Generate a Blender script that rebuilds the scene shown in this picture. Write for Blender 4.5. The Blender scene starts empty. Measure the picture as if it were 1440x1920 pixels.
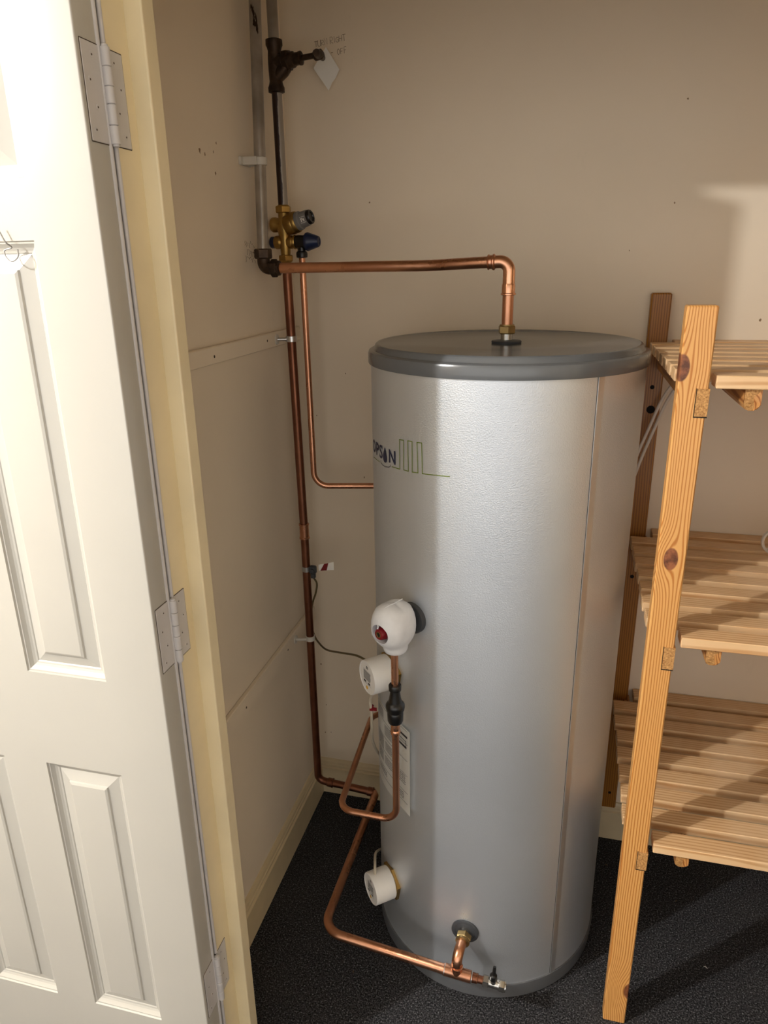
import bpy, bmesh, math, random
from mathutils import Vector, Matrix
random.seed(7)

# ------------------------------------------------------------------ camera
scene = bpy.context.scene
COL = scene.collection
FPX = 1342.92                      # focal length in pixels of the 1440 x 1920 frame
EYE = Vector((0.0, 0.0, 1.627))
RGT = Vector((0.96958061, 0.24429867, -0.0152186))
DWN = Vector((0.06591753, -0.32048188, -0.94495833))
FWD = Vector((-0.23572935, 0.9152101, -0.32683658))
cam_data = bpy.data.cameras.new('camera')
cam = bpy.data.objects.new('camera', cam_data)
COL.objects.link(cam)
cam_data.sensor_fit = 'HORIZONTAL'
cam_data.sensor_width = 36.0
cam_data.lens = FPX / 1440.0 * 36.0
cam_data.clip_start = 0.02
m = Matrix.Identity(4)
for i in range(3):
    m[i][0] = RGT[i]; m[i][1] = -DWN[i]; m[i][2] = -FWD[i]; m[i][3] = EYE[i]
cam.matrix_world = m
scene.camera = cam

# ------------------------------------------------------------------ light
scene.view_settings.view_transform = 'Standard'
scene.view_settings.look = 'None'
scene.view_settings.gamma = 1.0
scene.view_settings.use_curve_mapping = False
scene.view_settings.exposure = 0.0

world = bpy.data.worlds.new('world')
scene.world = world
world.use_nodes = True
world.node_tree.nodes['Background'].inputs[0].default_value = (1.0, 0.955, 0.905, 1)
world.node_tree.nodes['Background'].inputs[1].default_value = 1.62

def point_light(name, loc, power, color, radius):
    d = bpy.data.lights.new(name, 'POINT')
    d.energy = power; d.color = color; d.shadow_soft_size = radius
    o = bpy.data.objects.new(name, d); o.location = loc
    COL.objects.link(o)
    return o
LAMP = Vector((-1.715, -0.30, 2.35))
hall_bulb = point_light('hall_bulb', LAMP, 150.0, (1.0, 0.985, 0.965), 0.022)

# ------------------------------------------------------------------ pixel helpers
def ray(px, py):
    return RGT * ((px - 720) / FPX) + DWN * ((py - 960) / FPX) + FWD
def at(px, py, x=None, y=None, z=None):
    d = ray(px, py)
    if x is not None: t = x / d.x
    elif y is not None: t = y / d.y
    else: t = (z - EYE.z) / d.z
    return EYE + d * t
TC = Vector((-0.12566, 1.50279)); TR = 0.275
def on_tank(px, py):
    d = ray(px, py)
    a = d.x**2 + d.y**2; b = -2 * (d.x*TC.x + d.y*TC.y); c = TC.x**2 + TC.y**2 - TR**2
    t = (-b - math.sqrt(max(0, b*b - 4*a*c))) / (2*a)
    q = EYE + d * t
    return math.degrees(math.atan2(q.y - TC.y, q.x - TC.x)), q.z
def surf(th, z, off=0.0):
    a = math.radians(th)
    return Vector((TC.x + (TR+off)*math.cos(a), TC.y + (TR+off)*math.sin(a), z))

# ------------------------------------------------------------------ mesh helpers
def new_obj(name, me, mat=None, parent=None):
    o = bpy.data.objects.new(name, me)
    COL.objects.link(o)
    if mat is not None and me is not None and len(me.materials) == 0:
        me.materials.append(mat)
    if parent is not None: o.parent = parent
    return o
def bm_obj(name, bm, mat=None, parent=None, smooth=None):
    bmesh.ops.recalc_face_normals(bm, faces=bm.faces)
    me = bpy.data.meshes.new(name)
    bm.to_mesh(me); bm.free()
    if smooth is not None:
        me.shade_smooth() if smooth is True else me.shade_auto_smooth(smooth) if hasattr(me, 'shade_auto_smooth') else None
        if smooth is not True:
            me.shade_smooth()
            me.set_sharp_from_angle(angle=smooth)
    return new_obj(name, me, mat, parent)
SA = math.radians(35)
def empty(name, loc=(0, 0, 0)):
    o = bpy.data.objects.new(name, None); o.location = loc
    o.empty_display_size = 0.05
    COL.objects.link(o)
    return o
def tag(o, label, cat, group=None):
    o['label'] = label; o['category'] = cat
    if group: o['group'] = group
    return o
def struct(o):
    o['kind'] = 'structure'; return o
def box(bm, x0, x1, y0, y1, z0, z1, bev=0.0, seg=1):
    r = bmesh.ops.create_cube(bm, size=1.0)
    vs = r['verts']
    for v in vs:
        v.co = Vector(((x0+x1)/2 + v.co.x*(x1-x0), (y0+y1)/2 + v.co.y*(y1-y0), (z0+z1)/2 + v.co.z*(z1-z0)))
    if bev > 0:
        es = list({e for v in vs for e in v.link_edges})
        bmesh.ops.bevel(bm, geom=es, offset=bev, segments=seg, affect='EDGES', profile=0.5)
    return vs
def frame(d):
    d = Vector(d).normalized()
    a = Vector((0, 0, 1)) if abs(d.z) < 0.9 else Vector((1, 0, 0))
    u = d.cross(a).normalized(); v = d.cross(u).normalized()
    return d, u, v
def lathe(bm, org, axis, prof, n=32, rot=0.0, hexes=False):
    """prof: list of (t along the axis, radius)"""
    d, u, v = frame(axis); org = Vector(org)
    rings = []
    for t, r in prof:
        ring = []
        for k in range(n):
            a = 2*math.pi*k/n + rot
            ring.append(bm.verts.new(org + d*t + (u*math.cos(a) + v*math.sin(a))*r))
        rings.append(ring)
    for i in range(len(rings)-1):
        for k in range(n):
            bm.faces.new((rings[i][k], rings[i][(k+1) % n], rings[i+1][(k+1) % n], rings[i+1][k]))
    bm.faces.new(rings[0][::-1]); bm.faces.new(rings[-1])
def hexnut(bm, org, axis, t0, t1, r, rot=0.2):
    c = (t1-t0)*0.12
    lathe(bm, org, axis, [(t0, r*0.9), (t0+c, r), (t1-c, r), (t1, r*0.9)], n=6, rot=rot)
def fillet(pts, rad, seg=10):
    pts = [Vector(p) for p in pts]
    out = [pts[0]]
    for i in range(1, len(pts)-1):
        a, b, c = pts[i-1], pts[i], pts[i+1]
        r = rad[i-1] if isinstance(rad, (list, tuple)) else rad
        d1 = (a-b).normalized(); d2 = (c-b).normalized()
        ang = d1.angle(d2)
        if r <= 0 or ang > math.pi - 1e-3:
            out.append(b); continue
        l = min(r / math.tan(ang/2), (a-b).length*0.49, (c-b).length*0.49)
        r = l * math.tan(ang/2)
        cen = b + (d1+d2).normalized() * (r / math.sin(ang/2))
        p1 = b + d1*l; p2 = b + d2*l
        v1 = p1-cen; v2 = p2-cen
        tot = v1.angle(v2); ax = v1.cross(v2).normalized()
        for k in range(seg+1):
            out.append(cen + Matrix.Rotation(tot*k/seg, 3, ax) @ v1)
    out.append(pts[-1])
    return out
def spline(pts, seg=8):
    pts = [Vector(p) for p in pts]
    P = [pts[0]*2 - pts[1]] + pts + [pts[-1]*2 - pts[-2]]
    out = []
    for i in range(1, len(P)-2):
        for k in range(seg):
            t = k/seg
            a, b, c, d = P[i-1], P[i], P[i+1], P[i+2]
            out.append(0.5*((2*b) + (c-a)*t + (2*a-5*b+4*c-d)*t*t + (3*b-a-3*c+d)*t**3))
    out.append(pts[-1])
    return out
def sweep(bm, pts, r, n=16, closed_ends=True):
    pts = [Vector(p) for p in pts]
    q = [pts[0]]
    for p in pts[1:]:
        if (p-q[-1]).length > 1e-5: q.append(p)
    pts = q
    t0 = (pts[1]-pts[0]).normalized()
    _, u, _ = frame(t0)
    rings = []; prev = t0
    for i, p in enumerate(pts):
        if i == 0: t = t0
        elif i == len(pts)-1: t = (pts[i]-pts[i-1]).normalized()
        else: t = ((pts[i]-pts[i-1]).normalized() + (pts[i+1]-pts[i]).normalized()).normalized()
        ax = prev.cross(t)
        if ax.length > 1e-7:
            u = Matrix.Rotation(prev.angle(t), 3, ax.normalized()) @ u
        prev = t
        v = t.cross(u).normalized(); u = v.cross(t).normalized()
        rr = r[i] if isinstance(r, (list, tuple)) else r
        rings.append([bm.verts.new(p + (u*math.cos(2*math.pi*k/n) + v*math.sin(2*math.pi*k/n))*rr) for k in range(n)])
    for i in range(len(rings)-1):
        for k in range(n):
            bm.faces.new((rings[i][k], rings[i][(k+1) % n], rings[i+1][(k+1) % n], rings[i+1][k]))
    bm.faces.new(rings[0][::-1]); bm.faces.new(rings[-1])
def tube(name, pts, r, mat, parent=None, n=16):
    bm = bmesh.new(); sweep(bm, pts, r, n)
    return bm_obj(name, bm, mat, parent, SA)
def turned(name, org, axis, prof, mat, parent=None, n=32):
    bm = bmesh.new(); lathe(bm, org, axis, prof, n)
    return bm_obj(name, bm, mat, parent, SA)
def prism(bm, prof, axis_pts):
    """extrude closed 2D profile given as function idx->Vector between two frames"""
    a = [bm.verts.new(p) for p in axis_pts[0]]; b = [bm.verts.new(p) for p in axis_pts[1]]
    n = len(a)
    for k in range(n):
        bm.faces.new((a[k], a[(k+1) % n], b[(k+1) % n], b[k]))
    bm.faces.new(a[::-1]); bm.faces.new(b)

# ------------------------------------------------------------------ materials
class NT:
    def __init__(self, name):
        self.m = bpy.data.materials.new(name); self.m.use_nodes = True
        self.t = self.m.node_tree
        self.b = self.t.nodes['Principled BSDF']
    def n(self, typ, **kw):
        o = self.t.nodes.new(typ)
        for k, v in kw.items(): setattr(o, k, v)
        return o
    def set(self, sock, v):
        if hasattr(v, 'is_linked') or isinstance(v, bpy.types.NodeSocket): self.t.links.new(v, sock)
        else: sock.default_value = v
    def math(self, op, a, b=0.0, c=None):
        o = self.n('ShaderNodeMath', operation=op)
        self.set(o.inputs[0], a); self.set(o.inputs[1], b)
        if c is not None: self.set(o.inputs[2], c)
        return o.outputs[0]
    def obj(self):
        return self.n('ShaderNodeTexCoord').outputs['Object']
    def mapping(self, vec, scale=(1, 1, 1), loc=(0, 0, 0), rot=(0, 0, 0)):
        o = self.n('ShaderNodeMapping')
        self.set(o.inputs['Vector'], vec)
        o.inputs['Scale'].default_value = scale; o.inputs['Location'].default_value = loc; o.inputs['Rotation'].default_value = rot
        return o.outputs[0]
    def noise(self, vec, scale, detail=3, rough=0.55):
        o = self.n('ShaderNodeTexNoise'); self.set(o.inputs['Vector'], vec)
        o.inputs['Scale'].default_value = scale; o.inputs['Detail'].default_value = detail; o.inputs['Roughness'].default_value = rough
        return o.outputs['Fac']
    def ramp(self, fac, stops):
        o = self.n('ShaderNodeValToRGB'); self.set(o.inputs[0], fac)
        el = o.color_ramp.elements
        while len(el) < len(stops): el.new(0.5)
        for e, (p, c) in zip(el, stops):
            e.position = p; e.color = (c[0], c[1], c[2], 1) if not isinstance(c, float) else (c, c, c, 1)
        return o.outputs[0]
    def mix(self, fac, a, b, mode='MIX'):
        o = self.n('ShaderNodeMix', data_type='RGBA', blend_type=mode)
        self.set(o.inputs[0], fac)
        self.set(o.inputs[6], a if not isinstance(a, tuple) else (*a[:3], 1))
        self.set(o.inputs[7], b if not isinstance(b, tuple) else (*b[:3], 1))
        return o.outputs[2]
    def bump(self, h, strength=0.2, dist=0.001):
        o = self.n('ShaderNodeBump'); self.set(o.inputs['Height'], h)
        o.inputs['Strength'].default_value = strength; o.inputs['Distance'].default_value = dist
        self.t.links.new(o.outputs[0], self.b.inputs['Normal'])
    def base(self, c): self.set(self.b.inputs['Base Color'], c if not isinstance(c, tuple) else (*c[:3], 1))
    def rough(self, v): self.set(self.b.inputs['Roughness'], v)
    def metal(self, v): self.b.inputs['Metallic'].default_value = v
def srgb(r, g, b):
    f = lambda c: ((c/255+0.055)/1.055)**2.4 if c > 10 else c/255/12.92
    return (f(r), f(g), f(b))
def plain(name, col, rough=0.5, metal=0.0, var=0.12, scale=30.0, bump=0.0, spec=None):
    k = NT(name); v = k.obj()
    f = k.noise(v, scale, 3)
    lo = tuple(max(0, c*(1-var)) for c in col); hi = tuple(min(1, c*(1+var)) for c in col)
    k.base(k.ramp(f, [(0.3, lo), (0.7, hi)])); k.rough(rough); k.metal(metal)
    if bump: k.bump(f, bump, 0.002)
    if spec is not None: k.b.inputs['Specular IOR Level'].default_value = spec
    return k.m

def wall_mat(name, col):
    k = NT(name); v = k.obj()
    f = k.noise(v, 2.2, 4); g = k.noise(v, 55, 3)
    c = k.ramp(f, [(0.3, tuple(x*0.94 for x in col)), (0.7, col)])
    s = k.noise(k.mapping(v, (1, 1, 0.5)), 9.0, 6, 0.7)
    c = k.mix(k.math('MULTIPLY', k.ramp(s, [(0.66, 0.0), (0.80, 1.0)]), 0.25), c, tuple(x*0.62 for x in col))
    k.base(c); k.rough(0.62); k.bump(g, 0.18, 0.002)
    return k.m
M = {}
M['wall'] = wall_mat('cream wall paint', srgb(240, 225, 202))
M['wall_left'] = wall_mat('cream board paint', srgb(239, 225, 204))
M['ceiling'] = plain('white ceiling paint', srgb(235, 230, 220), 0.8)
M['door'] = plain('white gloss door paint', srgb(188, 186, 179), 0.30, var=0.015, scale=6)
M['gloss'] = plain('ageing cream gloss', srgb(240, 226, 190), 0.28, var=0.05, scale=9)
M['skirting'] = plain('painted skirting', srgb(214, 196, 160), 0.4, var=0.06, scale=14)
M['hinge'] = plain('white painted hinge steel', srgb(205, 203, 204), 0.35, 0.0, var=0.03)
M['groove'] = plain('dark brown groove', srgb(70, 58, 45), 0.8)  # dark brown for hinge outlines, screw recesses and nail heads
M['black'] = plain('black plastic', srgb(18, 18, 19), 0.28, var=0.1)
M['rubber'] = plain('dark grey rubber', srgb(60, 62, 66), 0.5, var=0.1)
M['white_plastic'] = plain('white plastic', srgb(232, 230, 226), 0.35, var=0.015)
M['clip_white'] = plain('white nylon clip', srgb(205, 200, 190), 0.45, var=0.05)
M['foam'] = plain('white moulded insulation', srgb(222, 224, 228), 0.6, var=0.05, scale=45, bump=0.08)
M['red'] = plain('dark red plastic', srgb(120, 8, 22), 0.4, var=0.1)
M['blue'] = plain('navy blue plastic', srgb(13, 30, 66), 0.38, var=0.1)
M['grey_plastic'] = plain('grey knob plastic', srgb(120, 118, 116), 0.5, var=0.05)
M['lid'] = plain('grey plastic lid', srgb(98, 101, 104), 0.2, var=0.05, scale=8)
M['tank_base'] = plain('grey plastic base', srgb(92, 94, 97), 0.4, var=0.06)
M['chrome'] = plain('chromed brass', (0.58, 0.57, 0.54), 0.26, 1.0, var=0.08)
M['steel'] = plain('plated steel', (0.6, 0.6, 0.6), 0.3, 1.0, var=0.08)
M['wire'] = plain('bent steel wire', srgb(150, 148, 146), 0.4, 0.4, var=0.05)
M['paper'] = plain('white paper', srgb(246, 244, 238), 0.85, var=0.02)
M['ink'] = plain('faint pencil', srgb(124, 100, 72), 0.9)
M['logo_blue'] = plain('navy print', srgb(30, 36, 66), 0.5, var=0.03)
M['logo_green'] = plain('green print', srgb(104, 124, 36), 0.5, var=0.03)
M['print'] = plain('black print', srgb(48, 48, 50), 0.7)
M['print_grey'] = plain('grey print', srgb(120, 117, 116), 0.7)
M['dot'] = plain('orange sticker', srgb(214, 164, 40), 0.5)
M['cable'] = plain('white flex', srgb(200, 190, 170), 0.5, var=0.04)
M['cable_white'] = plain('white cable', srgb(215, 205, 192), 0.5, var=0.04)
M['earth_cable'] = plain('olive earth cable', srgb(92, 78, 44), 0.5, var=0.08)
M['dark_hole'] = plain('dark hole', srgb(12, 9, 8), 0.9)
M['tank_mark'] = plain('white chalk mark', srgb(170, 170, 172), 0.8)
M['lint'] = plain('white lint', srgb(190, 188, 184), 0.9)
M['flake'] = plain('brown flake', srgb(96, 78, 60), 0.9)

def copper(name, c1, c2, rough, metal=1.0, sc=18.0):
    k = NT(name); v = k.obj()
    f = k.noise(v, sc, 5, 0.6)
    k.base(k.ramp(f, [(0.32, c1), (0.68, c2)]))
    k.rough(k.ramp(k.noise(v, sc*2.5, 3), [(0.3, rough*0.8), (0.7, rough*1.35)])); k.metal(metal)
    return k.m
M['copper'] = copper('copper pipe', (0.52, 0.245, 0.145), (0.66, 0.345, 0.215), 0.29, sc=9.0)
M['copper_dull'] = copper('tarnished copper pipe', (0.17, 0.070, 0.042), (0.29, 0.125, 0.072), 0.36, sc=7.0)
M['copper_new'] = copper('bright copper', (0.66, 0.33, 0.20), (0.80, 0.44, 0.28), 0.26, sc=9.0)
M['bronze'] = copper('dark bronze', (0.030, 0.019, 0.013), (0.085, 0.055, 0.036), 0.45, 0.75, 40)
M['brass'] = copper('brass', (0.32, 0.20, 0.060), (0.46, 0.30, 0.10), 0.36)
M['brass_dull'] = copper('dull brass', (0.24, 0.17, 0.075), (0.38, 0.28, 0.13), 0.4)
def painted_pipe():
    k = NT('chipped grey pipe paint'); v = k.obj()
    f = k.noise(k.mapping(v, (1, 1, 0.25)), 42, 5, 0.6)
    paint = k.ramp(k.noise(v, 12, 3), [(0.3, srgb(126, 118, 108)), (0.7, srgb(176, 168, 158))])
    chip = k.ramp(f, [(0.655, 0.0), (0.675, 1.0)])
    k.base(k.mix(chip, paint, srgb(44, 28, 18))); k.rough(0.30); k.metal(0.5)
    return k.m
M['painted'] = painted_pipe()
def half_painted():
    # paint survives only on the room side of this pipe; the rest is bare dark metal
    k = NT('half stripped pipe paint'); v = k.obj()
    s = k.n('ShaderNodeSeparateXYZ'); k.set(s.inputs[0], v)
    w = k.noise(v, 30, 4)
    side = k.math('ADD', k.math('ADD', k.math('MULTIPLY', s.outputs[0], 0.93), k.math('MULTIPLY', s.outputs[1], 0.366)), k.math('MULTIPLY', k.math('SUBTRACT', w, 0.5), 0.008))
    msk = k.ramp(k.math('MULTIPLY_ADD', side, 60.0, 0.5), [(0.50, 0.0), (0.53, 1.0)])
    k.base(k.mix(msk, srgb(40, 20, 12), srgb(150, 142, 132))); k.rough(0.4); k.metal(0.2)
    return k.m
M['half_painted'] = half_painted()

def tank_mat():
    k = NT('embossed silver steel'); v = k.obj()
    f = k.noise(k.mapping(v, (1, 1, 1)), 420, 2); g = k.noise(v, 3, 3)
    k.base(k.ramp(g, [(0.3, (0.61, 0.65, 0.70)), (0.7, (0.68, 0.72, 0.77))]))
    k.rough(0.42); k.metal(0.72); k.bump(f, 0.35, 0.0015)
    return k.m
M['tank'] = tank_mat()
M['tank_seam'] = plain('folded silver steel', (0.66, 0.68, 0.71), 0.34, 0.85, var=0.03)

def carpet_mat():
    k = NT('black needle carpet'); v = k.obj()
    f = k.noise(v, 270, 3, 0.7); g = k.noise(v, 4.5, 3)
    c = k.ramp(f, [(0.40, (0.003, 0.003, 0.004)), (0.58, (0.058, 0.058, 0.064)), (0.72, (0.36, 0.36, 0.375))])
    dust = k.math('MULTIPLY', k.ramp(g, [(0.46, 0.0), (0.72, 1.0)]), k.ramp(k.noise(v, 900, 2), [(0.46, 0.0), (0.62, 1.0)]))
    c = k.mix(k.math('MULTIPLY', dust, 0.35), c, (0.13, 0.125, 0.12))
    vo = k.n('ShaderNodeTexVoronoi'); k.set(vo.inputs['Vector'], v); vo.inputs['Scale'].default_value = 60
    lint = k.ramp(vo.outputs['Distance'], [(0.05, 1.0), (0.085, 0.0)])
    rnd = k.n('ShaderNodeSeparateXYZ'); k.set(rnd.inputs[0], vo.outputs['Color'])
    lint = k.math('MULTIPLY', lint, k.math('GREATER_THAN', rnd.outputs[0], 0.90))
    c = k.mix(lint, c, (0.5, 0.5, 0.5))
    k.base(c); k.rough(0.95); k.b.inputs['Specular IOR Level'].default_value = 0.15
    k.bump(f, 0.9, 0.004)
    return k.m
M['carpet'] = carpet_mat()

def pine(name, dark, light, along, knots=(), bands=150.0, wob=1.0, pale=None):
    """pine grain: late-wood lines along one axis that flow round the knots"""
    k = NT(name)
    info = k.n('ShaderNodeObjectInfo')
    v = k.obj()
    s = k.n('ShaderNodeSeparateXYZ'); k.set(s.inputs[0], v)
    ax = {'x': (0, 1, 2), 'y': (1, 0, 2), 'z': (2, 0, 1)}[along]
    A, B, C = (s.outputs[i] for i in ax)
    rnd = k.math('MULTIPLY', info.outputs['Random'], 37.0)
    cv = k.n('ShaderNodeCombineXYZ')
    k.set(cv.inputs[0], k.math('MULTIPLY', A, 1.6)); k.set(cv.inputs[1], k.math('MULTIPLY_ADD', B, 16.0, rnd)); k.set(cv.inputs[2], k.math('MULTIPLY', C, 16.0))
    n1 = k.noise(cv.outputs[0], 1.0, 3, 0.5)
    u = k.math('ADD', B, k.math('MULTIPLY', C, 0.35))
    u = k.math('ADD', u, k.math('MULTIPLY', k.math('SUBTRACT', n1, 0.5), 0.05*wob))
    kn = None
    for (ka, kb, kr) in knots:
        da = k.math('DIVIDE', k.math('SUBTRACT', A, ka), 1.75); db = k.math('SUBTRACT', B, kb)
        d = k.math('SQRT', k.math('ADD', k.math('MULTIPLY', da, da), k.math('MULTIPLY', db, db)))
        e = k.math('POWER', 2.718, k.math('MULTIPLY', -1.0, k.math('POWER', k.math('DIVIDE', d, kr*2.1), 2.0)))
        u = k.math('SUBTRACT', u, k.math('MULTIPLY', k.math('MULTIPLY', db, e), 0.95))
        u = k.math('ADD', u, k.math('MULTIPLY', e, 0.012))
        q = k.ramp(k.math('DIVIDE', d, kr), [(0.86, 1.0), (0.98, 0.0)])
        kn = q if kn is None else k.math('MAXIMUM', kn, q)
    w = k.math('SINE', k.math('MULTIPLY_ADD', u, bands*6.283, rnd))
    w = k.math('MULTIPLY_ADD', w, 0.5, 0.5)
    fine = k.noise(cv.outputs[0], 9.0, 3, 0.6)
    c = k.ramp(w, [(0.0, light), (0.55, light), (0.95, dark)])
    big = k.noise(k.mapping(v, (3, 3, 3)), 2.0, 2)
    c = k.mix(k.math('MULTIPLY', fine, 0.30), c, dark)
    if pale: c = k.mix(k.ramp(big, [(0.45, 0.0), (0.7, 0.6)]), c, pale)
    if kn is not None:
        kc = k.ramp(k.noise(v, 90, 3), [(0.35, srgb(88, 48, 28)), (0.65, srgb(150, 92, 58))])
        c = k.mix(kn, c, kc)
    k.base(c); k.rough(0.42); k.bump(w, 0.05, 0.001)
    return k.m
PD, PL = srgb(182, 116, 50), srgb(224, 172, 104)
M['pine_post'] = pine('orange pine post', PD, PL, 'z', [(1.4630, 0.1765, 0.0135), (1.1330, 0.1960, 0.0130), (0.1010, 0.2240, 0.0150)], 210, 0.35)
M['pine_shaded'] = pine('shaded orange pine', srgb(122, 76, 22), srgb(166, 110, 40), 'z', [], 170, 0.4)  # same pine as the front posts, its colour darkened for the shade at the back
M['pine_slat'] = pine('pale pine slat', srgb(204, 156, 106), srgb(232, 196, 150), 'x', [], 120, 0.35, srgb(238, 210, 172))
M['pine_rung'] = pine('orange pine rung', srgb(150, 90, 40), srgb(206, 150, 88), 'y', [], 150, 0.6)
def endgrain():
    k = NT('pine end grain'); v = k.obj()
    f = k.noise(v, 260, 4, 0.7)
    k.base(k.ramp(f, [(0.35, srgb(140, 92, 44)), (0.65, srgb(214, 166, 104))])); k.rough(0.7)
    return k.m
M['endgrain'] = endgrain()

# ------------------------------------------------------------------ room shell
WX, WY = -0.700, 1.822          # inner faces of the closet's left and back walls
RX = 1.12                       # closet right wall
PY0, PY1 = 0.927, 1.000         # partition between hall and closet
CZ = 2.42
def slab(name, x0, x1, y0, y1, z0, z1, mat, parent=None, bev=0.0):
    bm = bmesh.new(); box(bm, x0, x1, y0, y1, z0, z1, bev)
    return bm_obj(name, bm, mat, parent, SA if bev else None)
struct(slab('floor', -2.3, 2.2, -2.6, 1.95, -0.05, 0.0, M['carpet']))
struct(slab('ceiling', -2.3, 2.2, -2.6, 1.95, CZ, CZ+0.05, M['ceiling']))
wall_back = struct(slab('wall_back', WX-0.06, RX+0.06, WY, WY+0.06, 0.0, CZ, M['wall']))
wall_left = struct(slab('wall_left', WX-0.06, WX, PY1, WY, 0.0, CZ, M['wall_left']))
struct(slab('wall_right', RX, RX+0.06, PY1, WY, 0.0, CZ, M['wall']))
OX0, OX1, OZ = -0.5860, 0.60, 2.025      # doorway opening between the linings
struct(slab('wall_front', -2.3, OX0-0.03, PY0, PY1, 0.0, CZ, M['wall']))
struct(slab('wall_front_right', OX1+0.03, 2.2, PY0, PY1, 0.0, CZ, M['wall']))
struct(slab('wall_front_top', OX0-0.03, OX1+0.03, PY0, PY1, OZ+0.03, CZ, M['wall']))
struct(slab('wall_hall_left', -2.36, -2.3, -2.6, PY1, 0.0, CZ, M['wall']))
struct(slab('wall_hall_right', 2.2, 2.26, -2.6, PY1, 0.0, CZ, M['wall']))

# skirting boards with a moulded top
def skirt(name, p0, p1, inward, mat, h=0.122):
    prof = [(0.0, 0.0), (0.017, 0.0), (0.017, 0.094), (0.0125, 0.0975), (0.0125, 0.1045), (0.010, 0.107), (0.0085, 0.114), (0.0045, 0.1205), (0.0, h)]
    p0, p1, inward = Vector(p0), Vector(p1), Vector(inward)
    A = [p0 + inward*d + Vector((0, 0, z)) for d, z in prof]
    B = [p1 + inward*d + Vector((0, 0, z)) for d, z in prof]
    bm = bmesh.new(); prism(bm, None, (A, B))
    return struct(bm_obj(name, bm, mat))
skirt('baseboard_back', (WX, WY, 0), (RX, WY, 0), (0, -1, 0), M['skirting'])
skirt('baseboard_left', (WX, PY1, 0), (WX, WY-0.017, 0), (1, 0, 0), M['skirting'])

# horizontal cover battens on the left wall
def batten(name, z0, z1):
    bm = bmesh.new(); box(bm, WX, WX+0.012, PY1, WY, z0, z1, 0.002)
    o = struct(bm_obj(name, bm, M['wall_left'], None, SA))
    for y in (1.33, 1.48, 1.60):
        c = bmesh.new(); lathe(c, (WX+0.0118, y, (z0+z1)/2+random.uniform(-.006, .006)), (1, 0, 0), [(0, 0.0032), (0.0006, 0.0026)], 10)
        bm_obj('nail_head', c, M['groove'] if y != 1.48 else M['wall_left'], o)
    return o
batten('trim_2', 1.442, 1.477)
batten('trim_3', 0.617, 0.665)
# the left wall's upper board stands a touch proud of the lower ones: joint line in the corner
# door lining: frame board, planted stop and architrave
def lining(name, side):
    o = struct(empty(name, (OX0 if side < 0 else OX1, PY1, 0)))
    def bx(nm, x0, x1, y0, y1, z0, z1, bev):
        bm = bmesh.new()
        X0, X1 = (x0, x1) if side < 0 else (OX0+OX1-x1, OX0+OX1-x0)
        box(bm, X0, X1, y0, y1, z0, z1, bev, 3)
        p = bm_obj(nm, bm, M['gloss'], None, math.radians(12))
        p.parent = o; p.location = -o.location
        return p
    bx('lining_board', OX0-0.03, OX0, 0.915, PY1+0.001, 0.0, OZ+0.03, 0.004)
    bx('door_stop', OX0-0.002, OX0+0.026, 0.971, PY1+0.002, 0.0, OZ-0.022, 0.0025)
    bx('architrave', OX0-0.095, OX0-0.012, 0.912, PY0, 0.0, OZ+0.07, 0.003)
    return o
lining('trim_1', -1)
lining('trim_4', 1)
bm = bmesh.new(); box(bm, OX0-0.03, OX1+0.03, 0.915, PY1+0.001, OZ, OZ+0.03, 0.003)
box(bm, OX0, OX1, 0.971, PY1+0.002, OZ-0.022, OZ, 0.002)
struct(bm_obj('trim_5', bm, M['gloss'], None, SA))

# small chips and nail holes in the wall paint
def chip(parent, p, normal, r, mat, n=9):
    d, u, v = frame(normal); p = Vector(p)
    bm = bmesh.new()
    vs = [bm.verts.new(p + d*0.0004 + (u*math.cos(6.283*k/n)*random.uniform(.4, 1.1) + v*math.sin(6.283*k/n)*random.uniform(.6, 1.5))*r) for k in range(n)]
    vt = [bm.verts.new(q.co - d*0.0006) for q in vs]
    bm.faces.new(vs)
    for k in range(n): bm.faces.new((vs[k], vt[k], vt[(k+1) % n], vs[(k+1) % n]))
    return bm_obj('paint_chip', bm, mat, parent)
M['chip'] = plain('bare plaster chip', srgb(146, 120, 90), 0.9)
for px, py, r in ((374, 282, .005), (384, 289, .003), (404, 325, .0028), (405, 268, .002), (400, 285, .002)):
    chip(wall_left, at(px, py, x=WX), (1, 0, 0), r, M['chip'])
for px, py, r in ((602, 1245, .0028), (612, 1321, .0022), (610, 1373, .0026), (621, 1373, .0014), (594, 779, .0016), (693, 380, .002), (1265, 380, .002), (1290, 185, .0022), (648, 700, .002), (683, 895, .0022), (1425, 600, .003), (700, 1180, .002), (1180, 470, .0015)):
    chip(wall_back, at(px, py, y=WY), (0, -1, 0), r, M['chip'])

# ------------------------------------------------------------------ pencil writing on the walls
LET = {'T': [[(0, 1), (.8, 1)], [(.4, 1), (.4, 0)]], 'U': [[(0, 1), (0, .2), (.2, 0), (.5, 0), (.7, .2), (.7, 1)]],
       'R': [[(0, 0), (0, 1), (.5, 1), (.6, .75), (.5, .5), (0, .5), (.65, 0)]], 'N': [[(0, 0), (0, 1), (.65, 0), (.65, 1)]],
       'I': [[(.2, 0), (.2, 1)]], 'G': [[(.7, .85), (.4, 1), (.05, .75), (.05, .25), (.4, 0), (.7, .2), (.7, .5), (.45, .5)]],
       'H': [[(0, 0), (0, 1)], [(.65, 0), (.65, 1)], [(0, .5), (.65, .5)]], 'O': [[(.35, 1), (.05, .7), (.05, .3), (.35, 0), (.65, .3), (.65, .7), (.35, 1)]],
       'F': [[(0, 0), (0, 1), (.6, 1)], [(0, .5), (.5, .5)]], '-': [[(0, .5), (.5, .5)]], ' ': []}
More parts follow.
